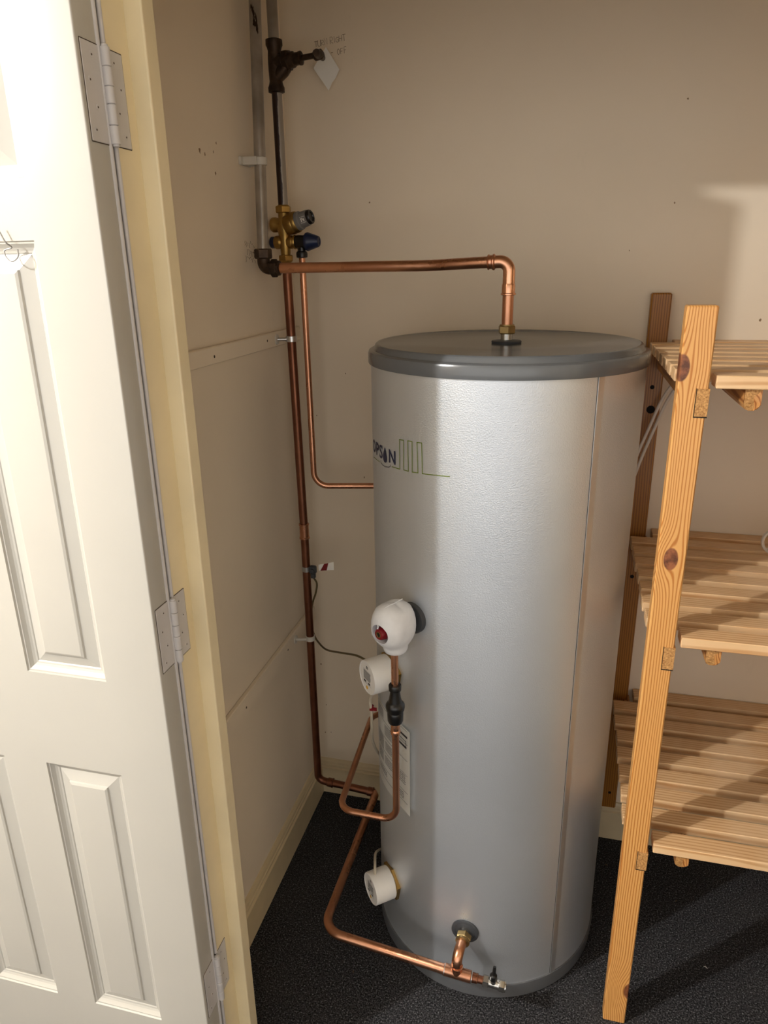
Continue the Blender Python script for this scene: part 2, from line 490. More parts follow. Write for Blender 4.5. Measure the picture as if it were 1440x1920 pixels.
def handwriting(name, text, org, ex, ez, h, mat, parent, rad=0.0005, gap=0.25):
    bm = bmesh.new(); cx = 0.0
    for ch in text:
        j = random.uniform(-.08, .08); s = random.uniform(.85, 1.1)
        for st in LET.get(ch, []):
            pts = [Vector(org) + Vector(ex)*((cx+x)*h*0.8) + Vector(ez)*((y*s+j)*h) for x, y in st]
            sweep(bm, pts, rad, 5)
        cx += {'I': .45, ' ': .5}.get(ch, .75) + gap
    return bm_obj(name, bm, mat, parent)
ex, ez = Vector((1, 0, 0.10)).normalized(), Vector((-0.05, 0, 1)).normalized()
handwriting('pencil_note', 'TURN RIGHT', at(590, 88, y=WY), ex, ez, 0.0120, M['ink'], wall_back, 0.0005, 0.10)
handwriting('pencil_note', '- OFF', at(621, 105, y=WY), ex, ez, 0.0115, M['ink'], wall_back, 0.0005, 0.18)
# an old smudged note by the elbow, no longer legible
bm = bmesh.new()
for row, (px, py) in enumerate(((459, 452), (463, 467), (461, 480))):
    for k in range(7):
        a = at(px + k*2.6, py + k*1.3 + random.uniform(-1, 1), x=WX)
        for q in range(2):
            b = a + Vector((0, random.uniform(-.002, .004), random.uniform(-.009, .004)))
            sweep(bm, [a, (a+b)/2 + Vector((0, .002, 0)), b], 0.00055, 5); a = b
bm_obj('smudged_note', bm, M['ink'], wall_left)

# ------------------------------------------------------------------ door, folded back against the hall wall
KS = 1.075
DX1, DX0 = -0.5465*KS, -1.093*KS
DYF, DYB = 0.800*KS, 0.841*KS
DZ0, DZ1 = 0.008, 2.016
door = struct(empty('door_1', (DX1, DYB, DZ0)))
def dpart(name, bm, mat, parent=None, smooth=SA):
    o = bm_obj(name, bm, mat, None, smooth)
    if parent is None:
        o.parent = door; o.location = -door.location
    else:
        o.parent = parent
    return o
cols = [(-0.779*KS, -0.6405*KS), (-0.9985*KS, -0.860*KS)]
def kz(z): return 1.627 + (z-1.627)*KS
rows = [(kz(0.329), kz(0.871)), (kz(1.041), kz(1.661)), (kz(1.731), kz(1.925))]
bm = bmesh.new()
box(bm, cols[0][1], DX1, DYF, DYB, DZ0, DZ1)
bm.free()
# door leaf: flat face with holes for the panels, a back and edges, arrises eased
bm = bmesh.new()
xs = sorted({DX0, DX1, *[x for c in cols for x in c]}); zs = sorted({DZ0, DZ1, *[z for r in rows for z in r]})
V = {}
def gv(x, y, z):
    if (x, y, z) not in V: V[(x, y, z)] = bm.verts.new((x, y, z))
    return V[(x, y, z)]
for i in range(len(xs)-1):
    for j in range(len(zs)-1):
        hole = any(abs(xs[i]-c[0]) < 1e-6 and abs(xs[i+1]-c[1]) < 1e-6 for c in cols) and any(abs(zs[j]-r[0]) < 1e-6 and abs(zs[j+1]-r[1]) < 1e-6 for r in rows)
        if not hole:
            bm.faces.new((gv(xs[i], DYF, zs[j]), gv(xs[i+1], DYF, zs[j]), gv(xs[i+1], DYF, zs[j+1]), gv(xs[i], DYF, zs[j+1])))
        bm.faces.new((gv(xs[i], DYB, zs[j]), gv(xs[i], DYB, zs[j+1]), gv(xs[i+1], DYB, zs[j+1]), gv(xs[i+1], DYB, zs[j])))
for j in range(len(zs)-1):
    for X in (DX0, DX1):
        bm.faces.new((gv(X, DYF, zs[j]), gv(X, DYB, zs[j]), gv(X, DYB, zs[j+1]), gv(X, DYF, zs[j+1])))
for i in range(len(xs)-1):
    for Z in (DZ0, DZ1):
        bm.faces.new((gv(xs[i], DYF, Z), gv(xs[i+1], DYF, Z), gv(xs[i+1], DYB, Z), gv(xs[i], DYB, Z)))
bmesh.ops.recalc_face_normals(bm, faces=bm.faces)
ed = [e for e in bm.edges if len(e.link_faces) == 2 and e.calc_face_angle(0) > 0.5 and abs(e.verts[0].co.x-DX1) < 1e-6 and abs(e.verts[1].co.x-DX1) < 1e-6 and abs(e.verts[0].co.z-e.verts[1].co.z) > 1e-4]
bmesh.ops.bevel(bm, geom=ed, offset=0.0025, segments=3, affect='EDGES', profile=0.5)
leaf = dpart('leaf', bm, M['door'], smooth=math.radians(50))
# raised and fielded panels with an ogee edge
PROF = [(0.0, 0.0), (0.0012, 0.0028), (0.0035, 0.0032), (0.0050, 0.0050), (0.0085, 0.0085), (0.0120, 0.0105), (0.0150, 0.0112), (0.0165, 0.0125),
        (0.0360, 0.0065), (0.0372, 0.0040), (0.0410, 0.0022), (0.0430, 0.0020)]
def panel(x0, x1, z0, z1):
    bm = bmesh.new(); prev = None
    for d, dep in PROF:
        y = DYF + dep
        r = [bm.verts.new((x0+d, y, z0+d)), bm.verts.new((x1-d, y, z0+d)), bm.verts.new((x1-d, y, z1-d)), bm.verts.new((x0+d, y, z1-d))]
        if prev:
            for k in range(4): bm.faces.new((prev[k], prev[(k+1) % 4], r[(k+1) % 4], r[k]))
        prev = r
    bm.faces.new(prev)
    return dpart('panel', bm, M['door'], smooth=math.radians(14))
for c in cols:
    for r in rows: panel(c[0], c[1], r[0], r[1])
# butt hinges
def hinge(zc):
    L = 0.102*KS
    bm = bmesh.new()
    hx, hy, hr = -0.5405*KS, 0.8455*KS, 0.0060
    cuts = [0, .20, .42, .60, .80, 1.0]
    for a, b in zip(cuts[:-1], cuts[1:]):
        lathe(bm, (hx, hy, zc-L/2), (0, 0, 1), [(L*a+.0004, hr*.9), (L*a+.0010, hr), (L*b-.0010, hr), (L*b-.0004, hr*.9)], 16)
    lathe(bm, (hx, hy, zc-L/2-.003), (0, 0, 1), [(0, .002), (.001, .0042), (L+.005, .0042), (L+.006, .002)], 12)
    h = dpart('hinge', bm, M['hinge'])
    for (y0, y1, x) in ((0.807*KS, 0.8425*KS, DX1), (0.8485*KS, 0.8845*KS, OX0)):
        b2 = bmesh.new(); box(b2, x-.0015, x+.0012, y0, y1, zc-L/2, zc+L/2, 0.0006, 1)
        p = bm_obj('hinge_leaf', b2, M['hinge'], h, SA)
        b4 = bmesh.new()
        yo = y0 if x == DX1 else y1
        box(b4, x-.0014, x+.0006, min(yo, yo+(.0008 if x != DX1 else -.0008)), max(yo, yo+(.0008 if x != DX1 else -.0008)), zc-L/2-.0008, zc+L/2+.0008)
        box(b4, x-.0014, x+.0006, y0, y1, zc-L/2-.0012, zc-L/2-.0001); box(b4, x-.0014, x+.0006, y0, y1, zc+L/2+.0001, zc+L/2+.0012)
        bm_obj('hinge_recess', b4, M['groove'], h)
        for q, t in enumerate((.12, .36, .62, .88)):
            yy = (y0+y1)/2 + (1 if x != DX1 else -1)*(.0085 if q in (0, 2) else -.0005)
            b3 = bmesh.new(); lathe(b3, (x+.0012, yy, zc-L/2+L*t), (1, 0, 0), [(0, .0036), (.0004, .0034), (.0005, .0014)], 14)
            s = bm_obj('screw', b3, M['hinge'], h, SA)
            b3 = bmesh.new(); lathe(b3, (x+.0017, yy, zc-L/2+L*t), (1, 0, 0), [(0, .0014), (.0001, .0013)], 6)
            bm_obj('screw_recess', b3, M['groove'], h)
for zc in (kz(1.8175), kz(1.115), kz(0.4075)): hinge(zc)

# added pale round strips imitating the edge highlights either side of the hinge gap
for bx_, by_, nm in ((DX1-.0005, DYB+.0012, 'edge_highlight'), (OX0-.0012, .9165, 'edge_highlight')):
    bm = bmesh.new(); sweep(bm, [Vector((bx_, by_, DZ0)), Vector((bx_, by_, DZ1))], .0034, 12)
    dpart(nm, bm, M['hinge'])

# wire hook hanging on the door's panel moulding
pts = spline([at(-6, 425, y=.792*KS), at(2, 440, y=.792*KS), at(11, 455, y=.793*KS), at(22, 464, y=.799*KS), at(8, 470, y=.798*KS), at(13, 484, y=.795*KS), at(24, 490, y=.795*KS), at(34, 481, y=.795*KS), at(33, 468, y=.8005*KS)], 6)
tag(tube('wire_hook', pts, 0.0010, M['wire'], None, 8), 'thin bent wire hook on the upper edge of the white door\'s tall panel', 'hook')

# ------------------------------------------------------------------ hot water cylinder
tank = tag(empty('hot_water_cylinder', (TC.x, TC.y, 0)), 'tall silver steel hot water cylinder with a grey lid standing on the black carpet', 'water heater')
def kid(o, parent):
    o.parent = parent; o.matrix_parent_inverse = Matrix.Translation(-parent.location) if parent.parent is None else Matrix.Identity(4)
    return o
def under(parent, o): return kid(o, parent)
org = (TC.x, TC.y, 0)
body = under(tank, turned('body', org, (0, 0, 1), [(0.042, TR), (0.06, TR), (1.2, TR), (1.442, TR)], M['tank'], None, 160))
lid = under(tank, turned('lid', org, (0, 0, 1), [(1.4385, 0.2755), (1.4385, 0.2795), (1.4400, 0.2802), (1.4580, 0.2802), (1.4625, 0.2785), (1.4650, 0.2740), (1.4655, 0.2700), (1.4690, 0.2675), (1.4740, 0.2655), (1.4765, 0.2625), (1.4770, 0.2580), (1.4755, 0.2540), (1.4750, 0.10), (1.4750, 0.02)], M['lid'], None, 160))
base = under(tank, turned('base', org, (0, 0, 1), [(0.0, 0.270), (0.003, 0.2765), (0.040, 0.2785), (0.043, 0.2780), (0.0435, 0.274)], M['tank_base'], None, 160))
# folded vertical seam
bm = bmesh.new()
for a0, a1, o1 in ((-49.75, -46.6, .0016),):
    A = [surf(a0, 0.044, -.001), surf(a0+.12, 0.044, o1), surf(a1-.25, 0.044, o1*.8), surf(a1, 0.044, -.001)]
    B = [p + Vector((0, 0, 1.394)) for p in A]
    prism(bm, None, (A, B))
seam = under(tank, bm_obj('seam', bm, M['tank_seam'], None))
bm = bmesh.new(); A = [surf(-49.95, .044, -.001), surf(-49.95, .044, .0004), surf(-49.74, .044, .0004), surf(-49.74, .044, -.001)]
prism(bm, None, (A, [p + Vector((0, 0, 1.394)) for p in A]))
under(tank, bm_obj('seam_gap', bm, M['rubber'], None))
# lid outlet washer and stub
OUT = at(950, 641, z=1.4765); OUT = Vector((OUT.x, 1.475, 1.475)) if abs(OUT.y-1.475) < .06 else OUT
under(tank, turned('outlet_washer', OUT, (0, 0, 1), [(0, .0290), (.0035, .0300), (.0050, .0285), (.0062, .0150), (.0065, .012)], M['rubber'], None, 40))
under(tank, turned('outlet_stub', OUT, (0, 0, 1), [(.004, .0118), (.019, .0118)], M['chrome'], None, 24))
# cold inlet port near the bottom
CI_TH, CI_Z = -93.4, 0.195
n_ci = Vector((math.cos(math.radians(CI_TH)), math.sin(math.radians(CI_TH)), 0))
pc = surf(CI_TH, CI_Z)
under(tank, turned('inlet_washer', pc - n_ci*.002, n_ci, [(0, .031), (.0045, .031), (.0055, .0295), (.0060, .0235), (.0050, .0225), (.0055, .0215), (.0065, .014)], M['rubber'], None, 40))
under(tank, turned('inlet_stub', pc, n_ci, [(.004, .0135), (.014, .0135)], M['chrome'], None, 24))
# chalked marks above the port
bm = bmesh.new()
for q in ((866, 1713), (870, 1713), (874, 1715), (865, 1720), (869, 1721), (873, 1722), (877, 1723)):
    th, z = on_tank(*q)
    for _ in range(3):
        a = surf(th+random.uniform(-.25, .25), z+random.uniform(-.002, .002), .0003); b = surf(th+random.uniform(-.35, .35), z+random.uniform(-.003, .003), .0003)
        sweep(bm, [a, b], .00045, 5)
under(tank, bm_obj('chalk_mark', bm, M['tank_mark'], None))

# logo: letters, drop, ripple and the green line of towers
def wrap_mesh(name, verts2d, faces, mat, off=0.0006):
    me = bpy.data.meshes.new(name)
    me.from_pydata([tuple(surf(t, z, off)) for t, z in verts2d], [], faces)
    me.materials.append(mat); me.update()
    o = new_obj(name, me); under(tank, o); return o
def glyph(ch, t0, t1, z0, z1, mat):
    cu = bpy.data.curves.new('glyph', 'FONT'); cu.body = ch; cu.size = 1.0; cu.resolution_u = 4; cu.offset = 0.022
    tmp = bpy.data.objects.new('glyph', cu); COL.objects.link(tmp)
    bpy.context.view_layer.update()
    me = bpy.data.meshes.new_from_object(tmp.evaluated_get(bpy.context.evaluated_depsgraph_get()))
    bpy.data.objects.remove(tmp); bpy.data.curves.remove(cu)
    X = [v.co.x for v in me.vertices]; Y = [v.co.y for v in me.vertices]
    ax, bx, ay, by = min(X), max(X), min(Y), max(Y)
    for v in me.vertices:
        v.co = surf(t0 + (v.co.x-ax)/(bx-ax)*(t1-t0), z0 + (v.co.y-ay)/(by-ay)*(z1-z0), .0007)
    me.name = 'logo_letter'; me.materials.clear(); me.materials.append(mat)
    o = new_obj('logo_letter', me); under(tank, o)
    return o
glyph('O', -158.2, -152.2, 1.2610, 1.2880, M['logo_blue'])
glyph('P', -151.0, -147.0, 1.2610, 1.2880, M['logo_blue'])
glyph('S', -146.4, -142.8, 1.2605, 1.2885, M['logo_blue'])
glyph('N', -136.9, -132.0, 1.2610, 1.2880, M['logo_blue'])
dv = []
for k in range(40):
    a = 2*math.pi*k/40
    x = math.sin(a)*(0.5-0.5*math.cos(a))*1.0 if False else math.sin(a)*math.sin(a/2)**1.3
    dv.append((-140.5 + x*2.5, 1.2725 + math.cos(a)*0.0160))
wrap_mesh('logo_drop', dv, [tuple(range(40))], M['logo_blue'])
def strip(name, px_pts, w, mat, off=.0006, joinsub=6):
    P = [on_tank(*q) for q in px_pts]
    bm = bmesh.new()
    for (a, b) in zip(P[:-1], P[1:]):
        k = max(1, int(abs(b[0]-a[0])/1.2))
        pp = [surf(a[0]+(b[0]-a[0])*i/k, a[1]+(b[1]-a[1])*i/k, off) for i in range(k+1)]
        for p, q in zip(pp[:-1], pp[1:]):
            d = (q-p).normalized(); nrm = Vector((p.x-TC.x, p.y-TC.y, 0)).normalized(); s = d.cross(nrm)*w/2
            vs = [bm.verts.new(x) for x in (p-s-d*w/2, p+s-d*w/2, q+s+d*w/2, q-s+d*w/2)]
            bm.faces.new(vs)
    o = bm_obj(name, bm, mat, None); under(tank, o); return o
strip('logo_line', [(735.5, 875), (750, 879.5), (749.3, 824), (757, 825.5), (757.3, 881), (766, 883.5), (764.8, 826.5), (773, 828), (773.3, 885), (784, 886.5), (782, 829.5), (791, 830.5), (792, 888), (817, 891), (843, 893.5)], .0017, M['logo_green'])
strip('logo_line', [(701.5, 857), (706, 861), (712, 865.5)], .0012, M['logo_green'])
strip('logo_ripple', [(714.5, 863), (715, 868), (718, 872), (723, 875), (729, 876), (732.5, 874), (732, 872)], .0013, M['logo_blue'])

# immersion heaters
def heater(th, z, first):
    a = math.radians(th); n = Vector((math.cos(a), math.sin(a), 0)); p = surf(th, z)
    bm = bmesh.new()
    lathe(bm, p - n*.004, n, [(.010, .0375), (.012, .0390), (.0600, .0385), (.0620, .0375), (.0622, .0355), (.0612, .0350), (.0612, .001)], 48)
    h = bm_obj('immersion_heater', bm, M['white_plastic'], None, SA); under(tank, h)
    bm = bmesh.new(); hexnut(bm, p - n*.004, n, 0.0, .0105, .0440, .3)
    b = bm_obj('brass_nut', bm, M['brass'], h, None)
    # printed label on the end face
    d, u, v = n, Vector((-n.y, n.x, 0)), Vector((0, 0, 1))
    fc = p + n*(.0612-.004+.0003)
    if u.dot(RGT) < 0: u = -u
    def bits(name, lst, mat):
        bm = bmesh.new()
        for x0, x1, y0, y1 in lst:
            bm.faces.new([bm.verts.new(fc + u*x + v*y) for x, y in ((x0, y0), (x1, y0), (x1, y1), (x0, y1))])
        q = bm_obj(name, bm, mat, h); q['kind'] = 'stuff'; return q
    L = []
    for k in range(5):
        y = .010 - k*.0042; x = -.017
        while x < .013:
            w = random.uniform(.002, .006); L.append((x, min(x+w, .015), y, y+.0026)); x += w + .0011
    L += [(-.018, .018, .0145, .0150), (-.018, .018, -.0165, -.0160), (-.017, -.006, -.0150, -.0105), (.004, .013, -.0148, -.0100)]
    L += [(-.004, -.001, .020, .0265), (.001, .004, .020, .0265), (-.0035, .0035, .0255, .0268)]
    bits('printed_label', L, M['print'])
    bm = bmesh.new(); lathe(bm, fc - u*.002 - v*.0255 - n*.0002, n, [(0, .0042), (.0006, .0040)], 16)
    bm_obj('orange_dot', bm, M['dot'], h)
    return p, n
hu = heater(-138.0, 0.792, True)
hl = heater(-140.0, 0.196, False)

# ------------------------------------------------------------------ relief valve in its white shell
a = math.radians(-121.4); nP = Vector((math.cos(a), math.sin(a), 0)); sP = Vector((-nP.y, nP.x, 0))
PC = Vector((TC.x, TC.y, 0)) + nP*(TR+.052) + Vector((0, 0, .9535))
prv = tag(empty('relief_valve', PC), 'white insulated relief valve with a dark red knob on the cylinder\'s side', 'valve')
bm = bmesh.new()
prof = [(.0500, .004), (.0485, .014), (.045, .0245), (.038, .0330), (.028, .0385), (.015, .0410), (.002, .0415), (-.010, .0405), (-.021, .0365), (-.031, .0305), (-.0385, .0265), (-.043, .0258), (-.048, .0250), (-.0535, .0222), (-.057, .0160), (-.0585, .006)]
N = 56; rings = []
for z, r in prof:
    ring = []
    for k in range(N):
        t = 2*math.pi*k/N
        c, s = math.cos(t), math.sin(t)
        out = 1.10 if c > 0 else 1.06
        lat = 0.96
        e = 2.3
        q = (abs(c)**e + abs(s)**e)**(-1/e)
        neck = max(0.0, min(1.0, (z+.045)/.03))
        off = nP*(.004*neck)
        rr = r*(q if z > -.035 else 1.0)
        ring.append(bm.verts.new(PC + off + nP*(c*rr*(out if z > -.035 else 1)) + sP*(s*rr*lat) + Vector((0, 0, z + (.004*abs(c) if z > .03 else 0)))))
    rings.append(ring)
for i in range(len(rings)-1):
    for k in range(N): bm.faces.new((rings[i][k], rings[i][(k+1) % N], rings[i+1][(k+1) % N], rings[i+1][k]))
bm.faces.new(rings[0]); bm.faces.new(rings[-1][::-1])
bmesh.ops.recalc_face_normals(bm, faces=bm.faces)
me = bpy.data.meshes.new('shell'); bm.to_mesh(me); bm.free()
solid = bpy.data.objects.new('shell_solid', me); COL.objects.link(solid)
bm = bmesh.new(); HC = PC + Vector((0, 0, .001)) + sP*.003; 
lathe(bm, HC, nP, [(.012, .0190), (.080, .0212)], 40)
bmesh.ops.recalc_face_normals(bm, faces=bm.faces)
me2 = bpy.data.meshes.new('cutter'); bm.to_mesh(me2); bm.free()
cut = bpy.data.objects.new('cutter', me2); COL.objects.link(cut)
md = solid.modifiers.new('hole', 'BOOLEAN'); md.operation = 'DIFFERENCE'; md.object = cut; md.solver = 'EXACT'
bpy.context.view_layer.update()
res = bpy.data.meshes.new_from_object(solid.evaluated_get(bpy.context.evaluated_depsgraph_get()))
bpy.data.objects.remove(solid); bpy.data.objects.remove(cut)
res.name = 'shell'; res.materials.clear(); res.shade_smooth(); res.set_sharp_from_angle(angle=math.radians(42))
sh = new_obj('shell', res, M['foam']); under(prv, sh)
bm = bmesh.new(); sweep(bm, spline([PC + nP*.0475 + Vector((0, 0, .012)), PC + nP*.044 + Vector((0, 0, .031)), PC + nP*.028 + Vector((0, 0, .0490)), PC + nP*.004 + sP*.004 + Vector((0, 0, .0535)), PC - nP*.020 + Vector((0, 0, .0520))], 8), .0013, 8)
under(prv, bm_obj('moulded_ridge', bm, M['foam'], None, SA))
knob = under(prv, turned('red_knob', HC, nP, [(.008, .0150), (.034, .0142), (.0465, .0115), (.0490, .0098), (.0490, .0060), (.0475, .0055)], M['red'], None, 32))
bm = bmesh.new(); lathe(bm, HC, nP, [(.0470, .0064), (.0494, .0062), (.0497, .0048), (.0482, .0042)], 24)
under(prv, bm_obj('knob_ring', bm, M['brass_dull'], None, SA))
bm = bmesh.new(); lathe(bm, HC, nP, [(.0475, .0042), (.0488, .0036), (.0490, .0010)], 20)
under(prv, bm_obj('knob_screw', bm, M['black'], None, SA))
pw = surf(-121.4, .9535)
under(prv, turned('flange', pw - nP*.002, nP, [(0, .0325), (.008, .0325), (.0105, .0310), (.012, .024)], M['rubber'], None, 48))

# ------------------------------------------------------------------ discharge: short pipe, tundish, loop
VP = Vector((-0.2980, 1.2233, 0))
def vz(z): return Vector((VP.x, VP.y, z))
tag(tube('discharge_stub', [vz(.898), vz(.815)], .0075, M['copper_new'], None, 20), 'short bright copper pipe between the white relief valve and the black tundish', 'pipe')
tun = tag(empty('tundish', vz(.729)), 'black plastic tundish in the copper pipe below the white relief valve', 'tundish')
under(tun, turned('collar', vz(0), (0, 0, 1), [(.8065, .0105), (.8085, .0128), (.8190, .0132), (.8210, .0120), (.8212, .0078)], M['black'], None, 32))
under(tun, turned('funnel', vz(0), (0, 0, 1), [(.7600, .0150), (.7620, .0188), (.7680, .0198), (.7740, .0196), (.7790, .0165), (.7810, .0140), (.7990, .0108), (.8070, .0098)], M['black'], None, 32))
under(tun, turned('cup', vz(0), (0, 0, 1), [(.7285, .0095), (.7310, .0140), (.7370, .0163), (.7540, .0168), (.7570, .0155), (.7585, .0170), (.7605, .0170)], M['black'], None, 32))
loop = tag(empty('discharge_pipe', vz(.48)), 'thin copper pipe looping down from the black tundish and back behind the cylinder', 'pipe')
lp = fillet([vz(.7290), vz(.478), Vector((-.434, 1.236, .470)), Vector((-.4535, 1.590, .468)), Vector((-.335, 1.722, .470)), Vector((-.20, 1.802, .470))], [.036, .040, .035, .03], 10)
under(loop, tube('pipe', lp, .0075, M['copper'], None, 20))
under(loop, turned('fitting', vz(0), (0, 0, 1), [(.7030, .0078), (.7035, .0100), (.7100, .0108), (.7130, .0092), (.7150, .0096), (.7270, .0096), (.7295, .0090)], M['copper_new'], None, 28))

# ------------------------------------------------------------------ hot outlet: painted pipe, elbow, copper run to the lid
top1 = at(475.5, -60, x=-.664); bot1 = at(493.0, 470, x=-.664)
hx0 = at(497, 492.5, x=-.664)
hp = tag(empty('hot_outlet_pipe', OUT), 'copper pipe running from the corner elbow across to the cylinder\'s grey lid', 'pipe')
EL = Vector((bot1.x + .002, bot1.y, 1.6235))
h1 = Vector((-.627, EL.y, 1.6225)); mid = at(800, 498, y=1.51); e0 = at(918, 491.5, y=1.478)
ctop = Vector((OUT.x, OUT.y, e0.z)); 
run = spline([h1, (h1*2+mid)/3, (h1+mid*2)/3, mid, (mid+e0)/2, e0], 5)
under(hp, tube('pipe', run + [e0 + (e0-mid).normalized()*.004], .0109, M['copper'], None, 24))
dv_ = (ctop-e0); dv_.z = 0; dn = dv_.normalized()
elb = fillet([e0, Vector((OUT.x, OUT.y, e0.z+.001)), Vector((OUT.x, OUT.y, 1.585))], [.022], 12)
under(hp, tube('elbow', elb, .0119, M['copper_new'], None, 24))
under(hp, turned('elbow_collar', e0 - dn*.004, dn, [(0, .0120), (.001, .0142), (.0025, .0146), (.0040, .0128), (.0090, .0128), (.0110, .0150), (.0135, .0150), (.0155, .0124)], M['copper'], None, 28))
under(hp, turned('elbow_socket', (OUT.x, OUT.y, 0), (0, 0, 1), [(1.5660, .0120), (1.5670, .0148), (1.5695, .0148), (1.5705, .0130), (1.5850, .0130), (1.5880, .0120)], M['copper_new'], None, 28))
under(hp, tube('riser', [Vector((OUT.x, OUT.y, 1.500)), Vector((OUT.x, OUT.y, 1.570))], .0109, M['copper'], None, 24))
bm = bmesh.new(); hexnut(bm, (OUT.x, OUT.y, 0), (0, 0, 1), 1.4930, 1.5090, .0172, .25); lathe(bm, (OUT.x, OUT.y, 0), (0, 0, 1), [(1.508, .0150), (1.511, .0142)], 24)
under(hp, bm_obj('nut', bm, M['brass_dull'], None, SA))

p1 = tag(empty('painted_riser', bot1), 'grey painted riser pipe, the left one of two at the top of the corner', 'pipe')
under(p1, tube('pipe', [top1, bot1], .0122, M['painted'], None, 24))
elbow = tag(empty('corner_elbow', EL), 'dark bronze elbow joining the grey riser to the copper pipe in the corner', 'pipe fitting')
ez0 = Vector((bot1.x, bot1.y, EL.z))
under(elbow, tube('bend', fillet([bot1 - Vector((0, 0, .010)), ez0, h1 + Vector((-.006, 0, 0))], [.020], 10), .0140, M['bronze'], None, 24))
bm = bmesh.new(); hexnut(bm, bot1, (0, 0, -1), -.004, .017, .0192, .1); under(elbow, bm_obj('upper_nut', bm, M['bronze'], None))
bm = bmesh.new(); hexnut(bm, h1 - Vector((.020, 0, 0)), (1, 0, 0), 0, .015, .0190, .5); lathe(bm, h1 - Vector((.006, 0, 0)), (1, 0, 0), [(0, .016), (.006, .0155), (.008, .012)], 24)
under(elbow, bm_obj('side_nut', bm, M['bronze'], None))

# saddle clip on the painted riser
def lerp(a, b, t): return a + (b-a)*t
zc = 1.838; q = lerp(top1, bot1, (top1.z-zc)/(top1.z-bot1.z))
bm = bmesh.new()
lathe(bm, q - Vector((0, 0, .008)), (0, 0, 1), [(0, .0135), (.001, .0150), (.015, .0150), (.016, .0135)], 28)
box(bm, WX, q.x, q.y-.020, q.y-.008, zc-.008, zc+.008, .001, 1); box(bm, WX, q.x, q.y+.008, q.y+.015, zc-.008, zc+.008, .001, 1)
box(bm, WX, WX+.006, q.y-.030, q.y+.022, zc-.008, zc+.008, .001, 1)
tag(bm_obj('pipe_clip', bm, M['clip_white'], None, SA), 'pale saddle clip holding the grey painted riser to the wall', 'pipe clip')

# ------------------------------------------------------------------ cold main: stopcock, valve group, supply pipe
SX, SY = -.6595, 1.676
def sv(z, dx=0, dy=0): return Vector((SX+dx, SY+dy, z))
up = tag(empty('upper_main_pipe', sv(2.10)), 'dark grey pipe rising from the bronze stopcock at the top of the corner', 'pipe')
under(up, tube('pipe', [sv(2.085), sv(2.42)], .0116, M['painted'], None, 24))
hpd = tag(empty('stripped_main_pipe', sv(1.76)), 'half stripped dark pipe between the bronze stopcock and the brass valve group', 'pipe')
o = tube('pipe', [Vector((0, 0, 0)), Vector((0, 0, .245))], .0112, M['half_painted'], None, 24); o.location = sv(1.752); under(hpd, o)
sc = tag(empty('stopcock', sv(1.99)), 'dark bronze stopcock on the corner pipe with its spindle pointing right', 'stopcock')
bm = bmesh.new()
lathe(bm, sv(0), (0, 0, 1), [(1.9850, .0125), (1.9870, .0178), (1.9960, .0180), (2.0000, .0160), (2.0080, .0140), (2.0250, .0148), (2.0500, .0152), (2.0650, .0140), (2.0720, .0160), (2.0760, .0182), (2.0860, .0180), (2.0880, .0130)], 32)
sx = Vector((1, -.12, .05)).normalized()
so = sv(2.043)
lathe(bm, so, sx, [(.004, .0150), (.018, .0150), (.024, .0165)], 28)
# sloping seat chamber under the branch
lathe(bm, sv(2.012), Vector((1, -.1, .85)), [(-.004, .0120), (.024, .0150), (.040, .0130)], 24)
under(sc, bm_obj('body', bm, M['bronze'], None, SA))
bm = bmesh.new(); hexnut(bm, so, sx, .022, .036, .0215, .2); lathe(bm, so, sx, [(.036, .0165), (.046, .0155), (.048, .0125), (.058, .0122), (.060, .0135), (.064, .0135), (.066, .0080)], 28)
under(sc, bm_obj('headgear', bm, M['bronze'], None, SA))
under(sc, tube('spindle', [so + sx*.060, so + sx*.098], .0058, M['bronze'], None, 16))
hc = so + sx*.104
bm = bmesh.new(); sweep(bm, [hc + Vector((.000, .030, .001)), hc + Vector((.003, .006, .001)), hc + Vector((.003, -.010, -.001)), hc + Vector((.005, -.026, -.002))], [.006, .0092, .0092, .0068], 14)
lathe(bm, hc - sx*.010, sx, [(0, .0080), (.003, .0105), (.018, .0100), (.021, .0060)], 18)
under(sc, bm_obj('tee_handle', bm, M['bronze'], None, SA))
# paper tag hung over the spindle
PP = [at(*p, y=1.795) for p in ((611, 88), (636.3, 130), (630, 145), (622, 156), (616.5, 170), (604, 152), (587.5, 128))]
bm = bmesh.new(); f = [bm.verts.new(p) for p in PP]; b = [bm.verts.new(p + Vector((0, .0006, 0))) for p in PP]
bm.faces.new(f); bm.faces.new(b[::-1])
for k in range(len(f)): bm.faces.new((f[k], b[k], b[(k+1) % len(f)], f[(k+1) % len(f)]))
tag(bm_obj('paper_tag', bm, M['paper'], None), 'blank diamond shaped paper tag hanging behind the stopcock handle', 'tag')

